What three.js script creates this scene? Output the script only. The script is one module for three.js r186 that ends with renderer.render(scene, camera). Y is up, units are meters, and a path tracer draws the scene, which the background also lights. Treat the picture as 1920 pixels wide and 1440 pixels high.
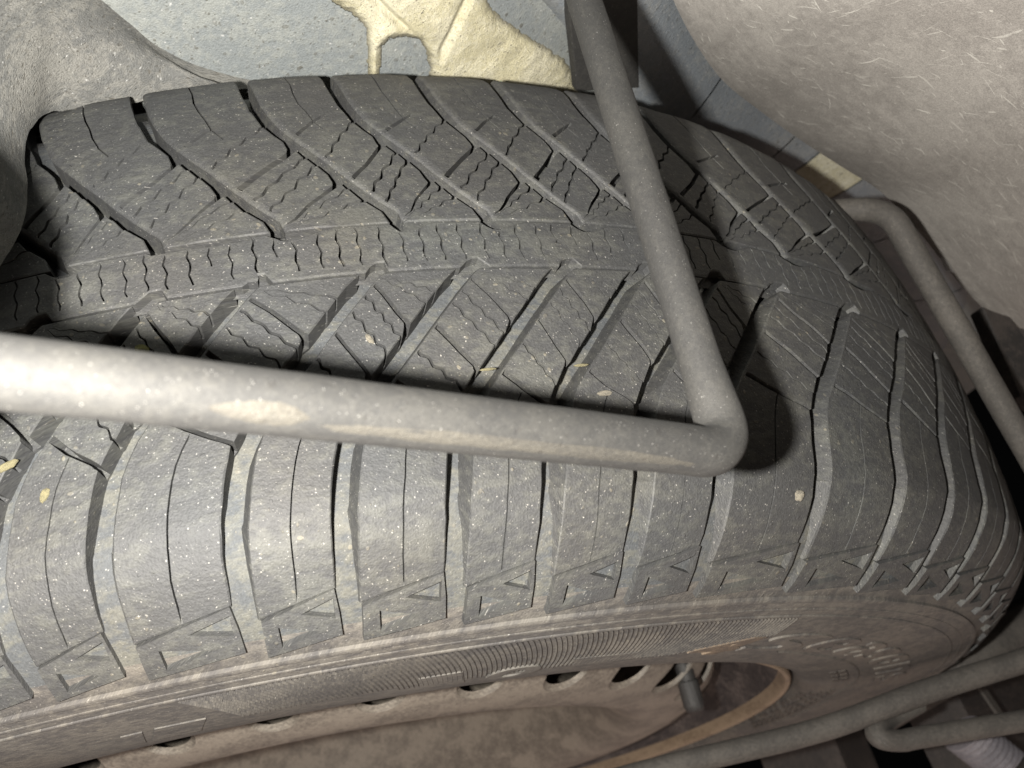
import * as THREE from 'three';
import { mergeGeometries } from 'three/addons/utils/BufferGeometryUtils.js';
import { RectAreaLightUniformsLib } from 'three/addons/lights/RectAreaLightUniformsLib.js';
import { FontLoader } from 'three/addons/loaders/FontLoader.js';
import { Brush, Evaluator, SUBTRACTION } from 'three-bvh-csg';

// ---------------------------------------------------------------- camera, lamp, exposure
// All local coordinates are metres about the centre of the wheel (axle = y); the wheel hangs HY above the ground.
const HY = 0.30;
const scene = new THREE.Scene();
const camera = new THREE.PerspectiveCamera(47.486, 4 / 3, 0.01, 30);
camera.position.set(0, -0.1293 + HY, 0.4537);
camera.up.set(0.16072, 0.89865, 0.40816);
camera.lookAt(0.10354, -0.1293 + HY + 0.3959, 0.4537 - 0.91244);
camera.setViewOffset(1920, 1440, 228.3, -270.6, 1920, 1440);
camera.focus = 0.19; camera.userData.fStop = 26;                     // a phone held very close: near rod and far parts go slightly soft
scene.background = new THREE.Color(0x040404);

const flash = new THREE.PointLight(0xfffaf2, 0.78, 0, 2);          // the phone's lamp, a few centimetres left of the lens
flash.position.set(-0.0268, -0.1260 + HY, 0.4521);
flash.castShadow = true; flash.shadow.radius = 0.16; flash.shadow.mapSize.set(2048, 2048);
flash.shadow.camera.near = 0.02; flash.shadow.camera.far = 4; flash.shadow.bias = -0.0005;
scene.add(flash);
RectAreaLightUniformsLib.init();
const glow = new THREE.RectAreaLight(0xffe4d6, 0.7, 1.4, 0.7);     // unseen fill added low down, standing in for daylight thrown up by the ground
glow.position.set(0.22, 0.03, -0.1); glow.lookAt(0.22, 1, -0.0999);
scene.add(glow);

const renderer = new THREE.WebGLRenderer({ antialias: true });
renderer.toneMapping = THREE.LinearToneMapping;
renderer.toneMappingExposure = 1;
renderer.shadowMap.enabled = true;
renderer.shadowMap.type = THREE.PCFSoftShadowMap;

// ---------------------------------------------------------------- helpers
let seed = 7;
const rnd = () => { seed = (seed * 1664525 + 1013904223) >>> 0; return seed / 4294967296; };
const lerp = (a, b, t) => a + (b - a) * t, clamp = (x, a = 0, b = 1) => Math.min(b, Math.max(a, x));
const sm = (a, b, x) => { const t = clamp((x - a) / (b - a)); return t * t * (3 - 2 * t); };
const RAD = Math.PI / 180;
const tab = (T, x) => {                                             // piecewise linear table
  if (x <= T[0][0]) return T[0][1];
  for (let i = 1; i < T.length; i++) if (x <= T[i][0]) return lerp(T[i - 1][1], T[i][1], (x - T[i - 1][0]) / (T[i][0] - T[i - 1][0]));
  return T[T.length - 1][1];
};
const V = (x, y, z) => new THREE.Vector3(x, y, z);
const used = {};
const numbered = n => { const k = used[n] = (used[n] ?? -1) + 1; return k ? n + '_' + String(k).padStart(3, '0') : n; };
function thing(name, label, category, base, group) {
  const o = new THREE.Group(); o.name = numbered(name); o.position.set(base[0], base[1] + HY, base[2]);
  o.userData = { label, category }; if (group) o.userData.group = group;
  o.userData.base = undefined; delete o.userData.base; bases.set(o, base); scene.add(o); return o;
}
const bases = new Map();
function part(name, geo, mat, parent, label, kind) {                 // geometry in wheel coordinates, moved to its thing's base
  const b = bases.get(parent); geo.translate(-b[0], -b[1], -b[2]);
  const m = new THREE.Mesh(geo, mat); m.name = numbered(name); m.castShadow = m.receiveShadow = true;
  if (label) m.userData.label = label; if (kind) m.userData.kind = kind;
  bases.set(m, b); parent.add(m); return m;
}
function hash3(x, y, z) { let h = (x * 374761393 + y * 668265263 + z * 1274126177) | 0; h = Math.imul(h ^ (h >>> 13), 1274126177); return ((h ^ (h >>> 16)) >>> 0) / 4294967296; }
function noise3(x, y, z) {
  const X = Math.floor(x), Y = Math.floor(y), Z = Math.floor(z); let u = x - X, v = y - Y, w = z - Z;
  u = u * u * (3 - 2 * u); v = v * v * (3 - 2 * v); w = w * w * (3 - 2 * w);
  const L = (a, b, t) => a + (b - a) * t, h = (a, b, c) => hash3(X + a, Y + b, Z + c);
  return L(L(L(h(0, 0, 0), h(1, 0, 0), u), L(h(0, 1, 0), h(1, 1, 0), u), v), L(L(h(0, 0, 1), h(1, 0, 1), u), L(h(0, 1, 1), h(1, 1, 1), u), v), w);
}
const fbm3 = (x, y, z) => noise3(x, y, z) * 0.55 + noise3(x * 2.1, y * 2.1, z * 2.1) * 0.3 + noise3(x * 4.3, y * 4.3, z * 4.3) * 0.15;

// ---- periodic noise fields and textures
function field(N, fx, fy, oct, gain = 0.5) {                          // tileable fbm, 0..1 around .5
  const out = new Float32Array(N * N); let amp = 1, tot = 0;
  for (let o = 0; o < oct; o++) {
    const nx = Math.min(fx << o, N), ny = Math.min(fy << o, N), lat = new Float32Array(nx * ny);
    for (let i = 0; i < lat.length; i++) lat[i] = rnd();
    for (let j = 0; j < N; j++) {
      const y = j * ny / N, y0 = y | 0, y1 = (y0 + 1) % ny; let v = y - y0; v = v * v * (3 - 2 * v);
      for (let i = 0; i < N; i++) {
        const x = i * nx / N, x0 = x | 0, x1 = (x0 + 1) % nx; let u = x - x0; u = u * u * (3 - 2 * u);
        const a = lat[y0 * nx + x0], b = lat[y0 * nx + x1], c = lat[y1 * nx + x0], d = lat[y1 * nx + x1];
        out[j * N + i] += amp * (a + (b - a) * u + (c + (d - c) * u - a - (b - a) * u) * v);
      }
    }
    tot += amp; amp *= gain;
  }
  for (let i = 0; i < out.length; i++) out[i] /= tot;
  return out;
}
function specks(F, N, n, r0, r1, val, stretch = 1) {                  // grains laid into a field (max)
  for (let k = 0; k < n; k++) {
    const cx = rnd() * N, cy = rnd() * N, r = r0 + (r1 - r0) * rnd() ** 3, a = rnd() * 6.28, w = val * (0.4 + 0.6 * rnd()), st = 1 + rnd() * stretch;
    const R = Math.ceil(r * st + 1), ca = Math.cos(a), sa = Math.sin(a);
    for (let j = -R; j <= R; j++) for (let i = -R; i <= R; i++) {
      const u = (i * ca + j * sa) / st, v = -i * sa + j * ca, d = Math.hypot(u, v); if (d > r + 0.5) continue;
      const q = ((((cy | 0) + j) % N + N) % N) * N + (((cx | 0) + i) % N + N) % N;
      F[q] = Math.max(F[q], w * clamp(r + 0.5 - d));
    }
  }
}
const toS = c => { c = clamp(c); return 255 * (c <= 0.0031308 ? 12.92 * c : 1.055 * c ** (1 / 2.4) - 0.055); };
function texture(N, f, srgb = true) {                                 // f(i, j, q) -> linear [r,g,b]
  const d = new Uint8Array(N * N * 4);
  for (let q = 0; q < N * N; q++) {
    const c = f(q % N, (q / N) | 0, q);
    if (srgb) { d[4 * q] = toS(c[0]); d[4 * q + 1] = toS(c[1]); d[4 * q + 2] = toS(c[2]); } else d[4 * q] = d[4 * q + 1] = d[4 * q + 2] = 255 * clamp(c);
    d[4 * q + 3] = 255;
  }
  const t = new THREE.DataTexture(d, N, N, THREE.RGBAFormat); t.wrapS = t.wrapT = THREE.RepeatWrapping;
  t.magFilter = THREE.LinearFilter; t.minFilter = THREE.LinearMipmapLinearFilter; t.generateMipmaps = true;
  if (srgb) t.colorSpace = THREE.SRGBColorSpace; t.needsUpdate = true; return t;
}
const mix3 = (a, b, t) => [lerp(a[0], b[0], t), lerp(a[1], b[1], t), lerp(a[2], b[2], t)];

// ---- materials
const M = {};
{
  const N = 2048;                                                     // rubber, tile 0.2 m
  const big = field(N, 9, 12, 5, 0.6), fine = field(N, 90, 150, 4, 0.65), smear = field(N, 14, 120, 4, 0.6), grain = field(N, 700, 700, 2), sp = new Float32Array(N * N), crumbs = new Float32Array(N * N);
  specks(sp, N, 14000, 0.3, 1.1, 1, 1.0); specks(crumbs, N, 2200, 1, 4.5, 1, 0.8);
  const make = (amount, rub, dust, spk) => texture(N, (i, j, q) => {
    let d = sm(0.40, 0.68, big[q] * 0.42 + fine[q] * 0.42 + smear[q] * 0.16 + amount) * 0.75 + (fine[q] - 0.5) * 0.45 + (smear[q] - 0.5) * 0.2;
    let c = mix3(rub, dust, clamp(d));
    const g = 0.72 + 0.56 * grain[q]; c = [c[0] * g, c[1] * g, c[2] * g];
    c = mix3(c, [0.30, 0.27, 0.20], crumbs[q] * 0.5 * sm(0.45, 0.6, big[q]));
    return mix3(c, [0.75, 0.72, 0.66], sp[q] * spk);  // pale sand grains with the lamp sparkle painted into their colour
  });
  const bump = texture(N, (i, j, q) => 0.45 * fine[q] + 0.25 * grain[q] + 0.2 * smear[q] + crumbs[q] * 0.25, false);
  const std = (map, b, rough) => new THREE.MeshStandardMaterial({ map, bumpMap: bump, bumpScale: b, roughness: rough, metalness: 0, vertexColors: true });
  M.tread = std(make(0.0, [0.056, 0.057, 0.058], [0.098, 0.099, 0.089], 0.75), 0.00035, 0.72);
  M.side = std(make(0.06, [0.084, 0.078, 0.074], [0.18, 0.165, 0.142], 0.55), 0.0003, 0.85);
  M.groove = std(make(0.02, [0.078, 0.084, 0.089], [0.138, 0.136, 0.114], 0.6), 0.0003, 0.8);
  M.rust = M.side.clone(); M.rust.color.setRGB(1.5, 1.22, 0.95); M.letter = M.side.clone(); M.letter.color.setRGB(1.15, 1.12, 1.1); M.print = M.side.clone(); M.print.color.setRGB(0.62, 0.56, 0.52);
}
{
  const N = 1024;                                                     // dusty black paint on rods, tile 0.06 m
  const big = field(N, 5, 7, 5, 0.6), fine = field(N, 60, 60, 4, 0.65), grain = field(N, 512, 512, 1), sp = new Float32Array(N * N), pits = new Float32Array(N * N);
  specks(sp, N, 1800, 0.3, 1.3, 1, 0.8); specks(pits, N, 260, 2, 9, 1, 1);
  const mk = (base, dust, spk, am) => texture(N, (i, j, q) => {
    let c = mix3(base, dust, clamp(sm(0.36, 0.66, big[q] * 0.6 + fine[q] * 0.4 + am) * 0.85 + (fine[q] - 0.5) * 0.5));
    const g = 0.68 + 0.64 * grain[q]; c = [c[0] * g, c[1] * g, c[2] * g];
    c = mix3(c, [c[0] * 0.5, c[1] * 0.45, c[2] * 0.42], pits[q] * 0.4);
    return mix3(c, [0.85, 0.83, 0.78], sp[q] * spk);
  });
  const bump = texture(N, (i, j, q) => 0.4 * fine[q] + 0.2 * grain[q] + 0.3 * sp[q] - 0.3 * pits[q] + 0.3, false);
  const std = (map, rough, b = 0.00025) => new THREE.MeshStandardMaterial({ map, bumpMap: bump, bumpScale: b, roughness: rough, metalness: 0 });
  M.rod = std(mk([0.031, 0.0305, 0.029], [0.049, 0.0475, 0.043], 0.5, 0), 0.8, 0.00012);
  M.farRod = std(mk([0.072, 0.066, 0.059], [0.115, 0.105, 0.092], 0.5, 0), 0.8, 0.00012);  // browner dust than the near rod, paled to offset lamp falloff on far parts
  M.rodRustLight = std(mk([0.055, 0.051, 0.043], [0.084, 0.077, 0.062], 0.5, 0.0), 0.8, 0.0003);
  M.dark = std(mk([0.03, 0.027, 0.026], [0.075, 0.062, 0.055], 0.3, 0), 0.7);
  M.rim = std(mk([0.16, 0.14, 0.117], [0.34, 0.302, 0.25], 0.5, 0.02), 0.55);
  M.barrel = std(mk([0.04, 0.034, 0.036], [0.16, 0.135, 0.125], 0.5, -0.03), 0.55);
  M.lip = std(mk([0.2, 0.14, 0.09], [0.42, 0.32, 0.22], 0.3, 0.05), 0.7);
  const plain = mk([0.36, 0.36, 0.36], [0.58, 0.57, 0.55], 0.25, 0);
  const tinted = (r, g, b, rough) => { const m = std(plain, rough); m.color.setRGB(r, g, b); return m; };
  M.cap = tinted(0.09, 0.088, 0.088, 0.6); M.lilac = tinted(0.6, 0.57, 0.64, 0.7); M.stone = tinted(0.6, 0.55, 0.44, 0.9); M.straw = tinted(0.6, 0.54, 0.3, 0.9); M.moss = tinted(0.6, 0.6, 0.2, 0.9);
  M.ground = std(mk([0.14, 0.115, 0.095], [0.22, 0.185, 0.155], 0.3, 0.02), 0.9, 0.002);
}
{
  const N = 1024;                                                     // painted floor panel, tile 0.12 m
  const big = field(N, 5, 5, 5, 0.6), fine = field(N, 70, 70, 4, 0.65), grain = field(N, 512, 512, 1), dirt = new Float32Array(N * N), sp = new Float32Array(N * N), grit = new Float32Array(N * N);
  specks(dirt, N, 2600, 0.8, 4.6, 1, 1); specks(sp, N, 1500, 0.6, 2, 1, 1); specks(grit, N, 6000, 0.7, 2.2, 1, 1);
  const mk = (base, dust, am, dk) => texture(N, (i, j, q) => {
    let c = mix3(base, dust, clamp(sm(0.38, 0.66, big[q] * 0.6 + fine[q] * 0.4 + am) + (fine[q] - 0.5) * 0.5));
    const g = 0.85 + 0.3 * grain[q]; c = [c[0] * g, c[1] * g, c[2] * g];
    c = mix3(c, [0.09, 0.08, 0.06], dirt[q] * dk * sm(0.4, 0.6, fine[q])); c = mix3(c, [0.1, 0.09, 0.07], grit[q] * dk * 0.6);
    return mix3(c, [0.8, 0.8, 0.78], sp[q] * 0.6);
  });
  const bump = texture(N, (i, j, q) => 0.5 + 0.3 * (fine[q] - 0.5) + 0.3 * (grain[q] - 0.5) + 0.25 * grit[q] + 0.4 * dirt[q] * fine[q], false);
  M.dusty = new THREE.MeshStandardMaterial({ map: mk([0.150, 0.153, 0.147], [0.245, 0.242, 0.222], 0.02, 0.8), bumpMap: bump, bumpScale: 0.0005, roughness: 0.8 });
  M.panel = new THREE.MeshStandardMaterial({ map: mk([0.27, 0.295, 0.30], [0.34, 0.36, 0.345], 0, 0.75), bumpMap: bump, bumpScale: 0.0003, roughness: 0.5, vertexColors: true });
  M.flange = new THREE.MeshStandardMaterial({ map: mk([0.27, 0.30, 0.33], [0.34, 0.36, 0.37], 0, 0.45), bumpMap: bump, bumpScale: 0.0003, roughness: 0.5 });
  M.white = new THREE.MeshStandardMaterial({ map: mk([0.72, 0.75, 0.76], [0.8, 0.8, 0.78], 0, 0.2), roughness: 0.5 });
  M.seal = new THREE.MeshStandardMaterial({ map: mk([0.74, 0.70, 0.50], [0.86, 0.83, 0.66], 0.02, 0.7), bumpMap: bump, bumpScale: 0.0006, roughness: 0.75, vertexColors: true });
}
{
  const N = 2048;                                                     // brown dusty moulding with scuffs, tile 0.3 m
  const big = field(N, 6, 6, 5, 0.6), fine = field(N, 80, 80, 4, 0.65), streak = field(N, 10, 160, 4, 0.6), grain = field(N, 800, 800, 1), sp = new Float32Array(N * N), scr = new Float32Array(N * N);
  specks(sp, N, 3000, 0.7, 3, 1, 1.5);
  for (let k = 0; k < 1500; k++) {                                     // scuffs: broken streaks of pale mud
    const a = 0.35 + (rnd() - 0.5) * 1.5, L = 10 + 90 * rnd() ** 2, x0 = rnd() * N, y0 = rnd() * N, w = 0.7 + 2.6 * rnd() ** 2, val = 0.45 + 0.55 * rnd(), bend = (rnd() - 0.5) * 0.01;
    for (let t = 0; t < L; t += 0.5) {
      const ang = a + bend * t, cx = x0 + Math.cos(ang) * t, cy = y0 + Math.sin(ang) * t, ww = w * Math.sin(Math.PI * (t + 2) / (L + 4)) * (0.5 + 0.8 * rnd());
      for (let j = -4; j <= 4; j++) for (let i = -4; i <= 4; i++) if (Math.hypot(i, j) < ww) { const q = ((((cy | 0) + j) % N + N) % N) * N + (((cx | 0) + i) % N + N) % N; scr[q] = Math.max(scr[q], val); }
    }
  }
  const map = texture(N, (i, j, q) => {
    let c = mix3([0.47, 0.445, 0.415], [0.62, 0.592, 0.55], clamp(sm(0.36, 0.66, big[q] * 0.6 + fine[q] * 0.26 + streak[q] * 0.14) * 0.9 + (fine[q] - 0.5) * 0.35 + (streak[q] - 0.5) * 0.15));
    const g = 0.8 + 0.4 * grain[q]; c = [c[0] * g, c[1] * g, c[2] * g];
    c = mix3(c, [0.95, 0.93, 0.86], scr[q] * 0.85 * sm(0.3, 0.48, fine[q] * 0.4 + big[q] * 0.6));
    return mix3(c, [0.8, 0.78, 0.72], sp[q] * 0.5);
  });
  const bump = texture(N, (i, j, q) => 0.4 + 0.35 * (fine[q] - 0.5) + 0.2 * (grain[q] - 0.5) + 0.3 * (big[q] - 0.5) + 0.3 * scr[q], false);
  M.mould = new THREE.MeshStandardMaterial({ map, bumpMap: bump, bumpScale: 0.00012, roughness: 0.45 });
}
for (const m of new Set(Object.values(M))) { m.side = THREE.DoubleSide; m.color.multiplyScalar(0.5); }

// ---------------------------------------------------------------- geometry builder
class GB {
  constructor() { this.p = []; this.n = []; this.t = []; this.c = []; }
  tri(a, b, c, na, nb, nc) {                                          // vertices {p:[3], uv:[2], c?}
    let n;
    if (na) {                                                         // wind the face the way its normals point
      const e = V(b.p[0] - a.p[0], b.p[1] - a.p[1], b.p[2] - a.p[2]), f = V(c.p[0] - a.p[0], c.p[1] - a.p[1], c.p[2] - a.p[2]); e.cross(f);
      if (e.x * na[0] + e.y * na[1] + e.z * na[2] < 0) { [b, c] = [c, b];[nb, nc] = [nc, nb]; }
    }
    if (!na) { const e = V(b.p[0] - a.p[0], b.p[1] - a.p[1], b.p[2] - a.p[2]), f = V(c.p[0] - a.p[0], c.p[1] - a.p[1], c.p[2] - a.p[2]); e.cross(f); if (e.lengthSq() < 1e-22) return; e.normalize(); n = [e.x, e.y, e.z]; na = nb = nc = n; }
    for (const [v, m] of [[a, na], [b, nb], [c, nc]]) { this.p.push(...v.p); this.n.push(...m); this.t.push(...v.uv); const k = v.c ?? 1; if (k.length) this.c.push(...k); else this.c.push(k, k, k); }
  }
  quad(a, b, c, d, ns) { if (ns) { this.tri(a, b, c, ns[0], ns[1], ns[2]); this.tri(a, c, d, ns[0], ns[2], ns[3]); } else { this.tri(a, b, c); this.tri(a, c, d); } }
  build() {
    const g = new THREE.BufferGeometry();
    g.setAttribute('position', new THREE.Float32BufferAttribute(this.p, 3)); g.setAttribute('normal', new THREE.Float32BufferAttribute(this.n, 3));
    g.setAttribute('uv', new THREE.Float32BufferAttribute(this.t, 2)); g.setAttribute('color', new THREE.Float32BufferAttribute(this.c, 3));
    return g;
  }
}

// ---------------------------------------------------------------- tyre surface
const catmull = (P, n) => {
  const out = [];
  for (let i = 0; i < P.length - 1; i++) {
    const a = P[i - 1] ?? [2 * P[0][0] - P[1][0], 2 * P[0][1] - P[1][1]], b = P[i], c = P[i + 1], d = P[i + 2] ?? [2 * c[0] - b[0], 2 * c[1] - b[1]];
    for (let k = 0; k < n; k++) { const t = k / n; out.push([0, 1].map(j => 0.5 * (2 * b[j] + (c[j] - a[j]) * t + (2 * a[j] - 5 * b[j] + 4 * c[j] - d[j]) * t * t + (-a[j] + 3 * b[j] - 3 * c[j] + d[j]) * t ** 3))); }
  }
  out.push(P[P.length - 1]); return out;
};
// outer profile (y, r): lower (outer) side is seen, upper side has a slightly narrower shoulder
const PL = [[0, .31], [.03, .3089], [.055, .3062], [.062, .3036], [.066, .3009], [.0705, .2963], [.075, .2903], [.0785, .284], [.0804, .2753], [.081, .262], [.0808, .245], [.0795, .232], [.0775, .2245], [.0742, .2195], [.066, .2178]];
const PU = [[0, .31], [.03, .3089], [.05, .3068], [.0565, .3052], [.0605, .3022], [.0635, .298], [.067, .291], [.071, .281], [.074, .268], [.075, .25], [.074, .235], [.071, .222], [.066, .2145], [.06, .2125]];
function lut(P) {
  const q = catmull(P, 24); q[0] = [0, .31]; const s = [0];
  for (let i = 1; i < q.length; i++) s.push(s[i - 1] + Math.hypot(q[i][0] - q[i - 1][0], q[i][1] - q[i - 1][1]));
  const N = 1200, L = s[s.length - 1], out = []; let k = 0;
  for (let i = 0; i <= N; i++) { const x = L * i / N; while (k < s.length - 2 && s[k + 1] < x) k++; const t = (x - s[k]) / (s[k + 1] - s[k]); out.push([lerp(q[k][0], q[k + 1][0], t), lerp(q[k][1], q[k + 1][1], t)]); }
  return { L, N, out };
}
const LL = lut(PL), LU = lut(PU);
const smax = LL.L, smaxU = LU.L;
function prof(s) {                                                   // s<0 lower half -> [y, r, ny, nr]
  const T = s < 0 ? LL : LU, x = clamp(Math.abs(s) / T.L) * T.N, i = Math.min(T.N - 1, x | 0), t = x - i, a = T.out[i], b = T.out[i + 1];
  const i0 = Math.max(0, i - 3), i1 = Math.min(T.N, i + 4); let dy = T.out[i1][0] - T.out[i0][0], dr = T.out[i1][1] - T.out[i0][1];
  if (i < 3) { dr *= i / 3; }
  const l = Math.hypot(dy, dr); let ny = -dr / l, nr = dy / l;
  const y = lerp(a[0], b[0], t), r = lerp(a[1], b[1], t);
  return s < 0 ? [-y, r, -ny, nr] : [y, r, ny, nr];
}
const TILE = 0.2;
function tint(x, y, z) {                                             // slow drift in how much brown or grey dirt lies on the rubber
  const n = fbm3(x * 38 + 5, y * 38 + 9, z * 38), m = noise3(x * 90 + 3, y * 90, z * 90 + 7), b = 0.78 + 0.32 * n + 0.16 * m, w = (noise3(x * 55, y * 55 + 20, z * 55) - 0.5) * 0.07;
  return [b * (1 + w), b, b * (1 - w)];
}
function S(th, s, h) {                                               // a point of the tyre: degrees round, metres across, metres proud
  const [y, r, ny, nr] = prof(s), a = th * RAD, R = r + nr * h, Y = y + ny * h, x = R * Math.sin(a), z = R * Math.cos(a);
  return { p: [x, Y, z], uv: [(a * 0.31 + h) / TILE, (s + h * .7) / TILE], n: [nr * Math.sin(a), ny, nr * Math.cos(a)], c: tint(x, Y, z) };
}
function slope(P, i, j) {                                             // normal of a rounded flank, from its neighbours in the grid
  const at = (a, b) => { const q = P[clamp(a, 0, P.length - 1)][clamp(b, 0, P[0].length - 1)]; return q.sm ? V(...q.p) : V(...P[i][j].p); };
  const n = at(i + 1, j).sub(at(i - 1, j)).cross(at(i, j + 1).sub(at(i, j - 1))), m = P[i][j].n; if (n.lengthSq() < 1e-20) return m; n.normalize();
  if (n.x * m[0] + n.y * m[1] + n.z * m[2] < 0) n.negate(); return [n.x, n.y, n.z];
}
// grid of surface points with depth; level quads get the smooth surface normal, steep ones a flat one
function gridMesh(nu, nv, f, wrap = false) {
  const g = new GB(), P = []; for (let i = 0; i < nu; i++) { const row = []; for (let j = 0; j < nv; j++) row.push(f(i, j)); P.push(row); }
  for (let i = 0; i < nu - 1; i++) for (let j = 0; j < nv - 1; j++) {
    const a = P[i][j], b = P[i + 1][j], c = P[i + 1][j + 1], d = P[i][j + 1], lo = Math.min(a.h, b.h, c.h, d.h), hi = Math.max(a.h, b.h, c.h, d.h);
    if (a.sm && b.sm && c.sm && d.sm) { g.quad(a, b, c, d, [[i, j], [i + 1, j], [i + 1, j + 1], [i, j + 1]].map(q => slope(P, q[0], q[1]))); continue; }
    g.quad(a, b, c, d, hi - lo < 0.00012 ? [a.n, b.n, c.n, d.n] : null);
  }
  return g.build();
}
// shape of a groove: how far (degrees) it lags behind its start at the rib, against millimetres from the middle of the tread
const EU = [[3, .1], [8, -.08], [12, -.8], [16, -1.35], [20, -1.95], [24, -2.45], [28, -3.0], [31, -3.45], [38, -4.3], [45, -4.75], [51, -4.95], [58, -5.1], [75, -5.3]];
const EL = [[5, .15], [7, 0], [10, -.7], [22, -2.7], [27, -3.5], [34, -4.7], [39, -5.5], [43, -5.95], [47, -6.3], [51, -6.5], [55, -6.68], [60, -6.88], [67, -7.0], [76, -7.1], [90, -7.15]];
const startsU = [-4.0, .75, 5.55, 9.4, 13.55, 17.4, 21.4, 25.6, 30.9, 36.7], startsL = [-.6, 4.2, 8.1, 12.3, 16.0, 19.85, 23.6, 29.2, 34.8, 39.7, 44.2];
function fillRound(A) {                                              // the measured pitches, then a mixed sequence of long and short pitches round the rest
  const left = 360 - (A[A.length - 1] - A[0]), n = Math.round(left / 4.6), w = []; let t = 0;
  for (let i = 0; i < n; i++) { w.push([3.95, 4.6, 5.4][(hash3(i >> 1, n, 5) * 3) | 0]); t += w[i]; }
  const B = A.slice(); for (let i = 0; i < n - 1; i++) B.push(B[B.length - 1] + w[i] * left / t);
  return B;
}
const AU = fillRound(startsU), AL = fillRound(startsL);
const depthL = a => a < .05 ? .0058 : tab([[.05, .0058], [.06, .0046], [.068, .0026], [.076, .0011], [.082, .0011], [.09, .0011], [.092, .0003], [.094, 0]], a);
const depthU = a => tab([[0, .0068], [.058, .0068], [.066, .003], [.075, .001], [.08, .0]], a);
const W = 1.0;

const wheel = thing('spare_wheel', 'dusty spare wheel with worn all-season tread lying flat in a rod carrier', 'spare wheel', [0, -0.08, 0]);
// carcass: grooves' floor, shoulders and side walls in one body
{
  const cols = 540, rows = []; for (let s = -smax; s < -.1; s += .0022) rows.push(s); for (let s = -.1; s < .08; s += .0025) rows.push(s); for (let s = .08; s < smaxU; s += .005) rows.push(s); rows.push(smaxU);
  const gU = s => s > 0 ? depthU(s) : depthL(-s);
  const mk = (lo, hi) => { const R = rows.filter(s => s >= lo && s <= hi); return gridMesh(cols + 1, R.length, (i, j) => { const s = R[j], d = gU(s), v = S(i * 360 / cols, s, -d); v.h = 0; return v; }); };
    var tyre = part('tyre', mk(-smax, -.0841), M.side, wheel);
  part('groove_floor', mk(-.0865, smaxU), M.groove, tyre);
}
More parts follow.
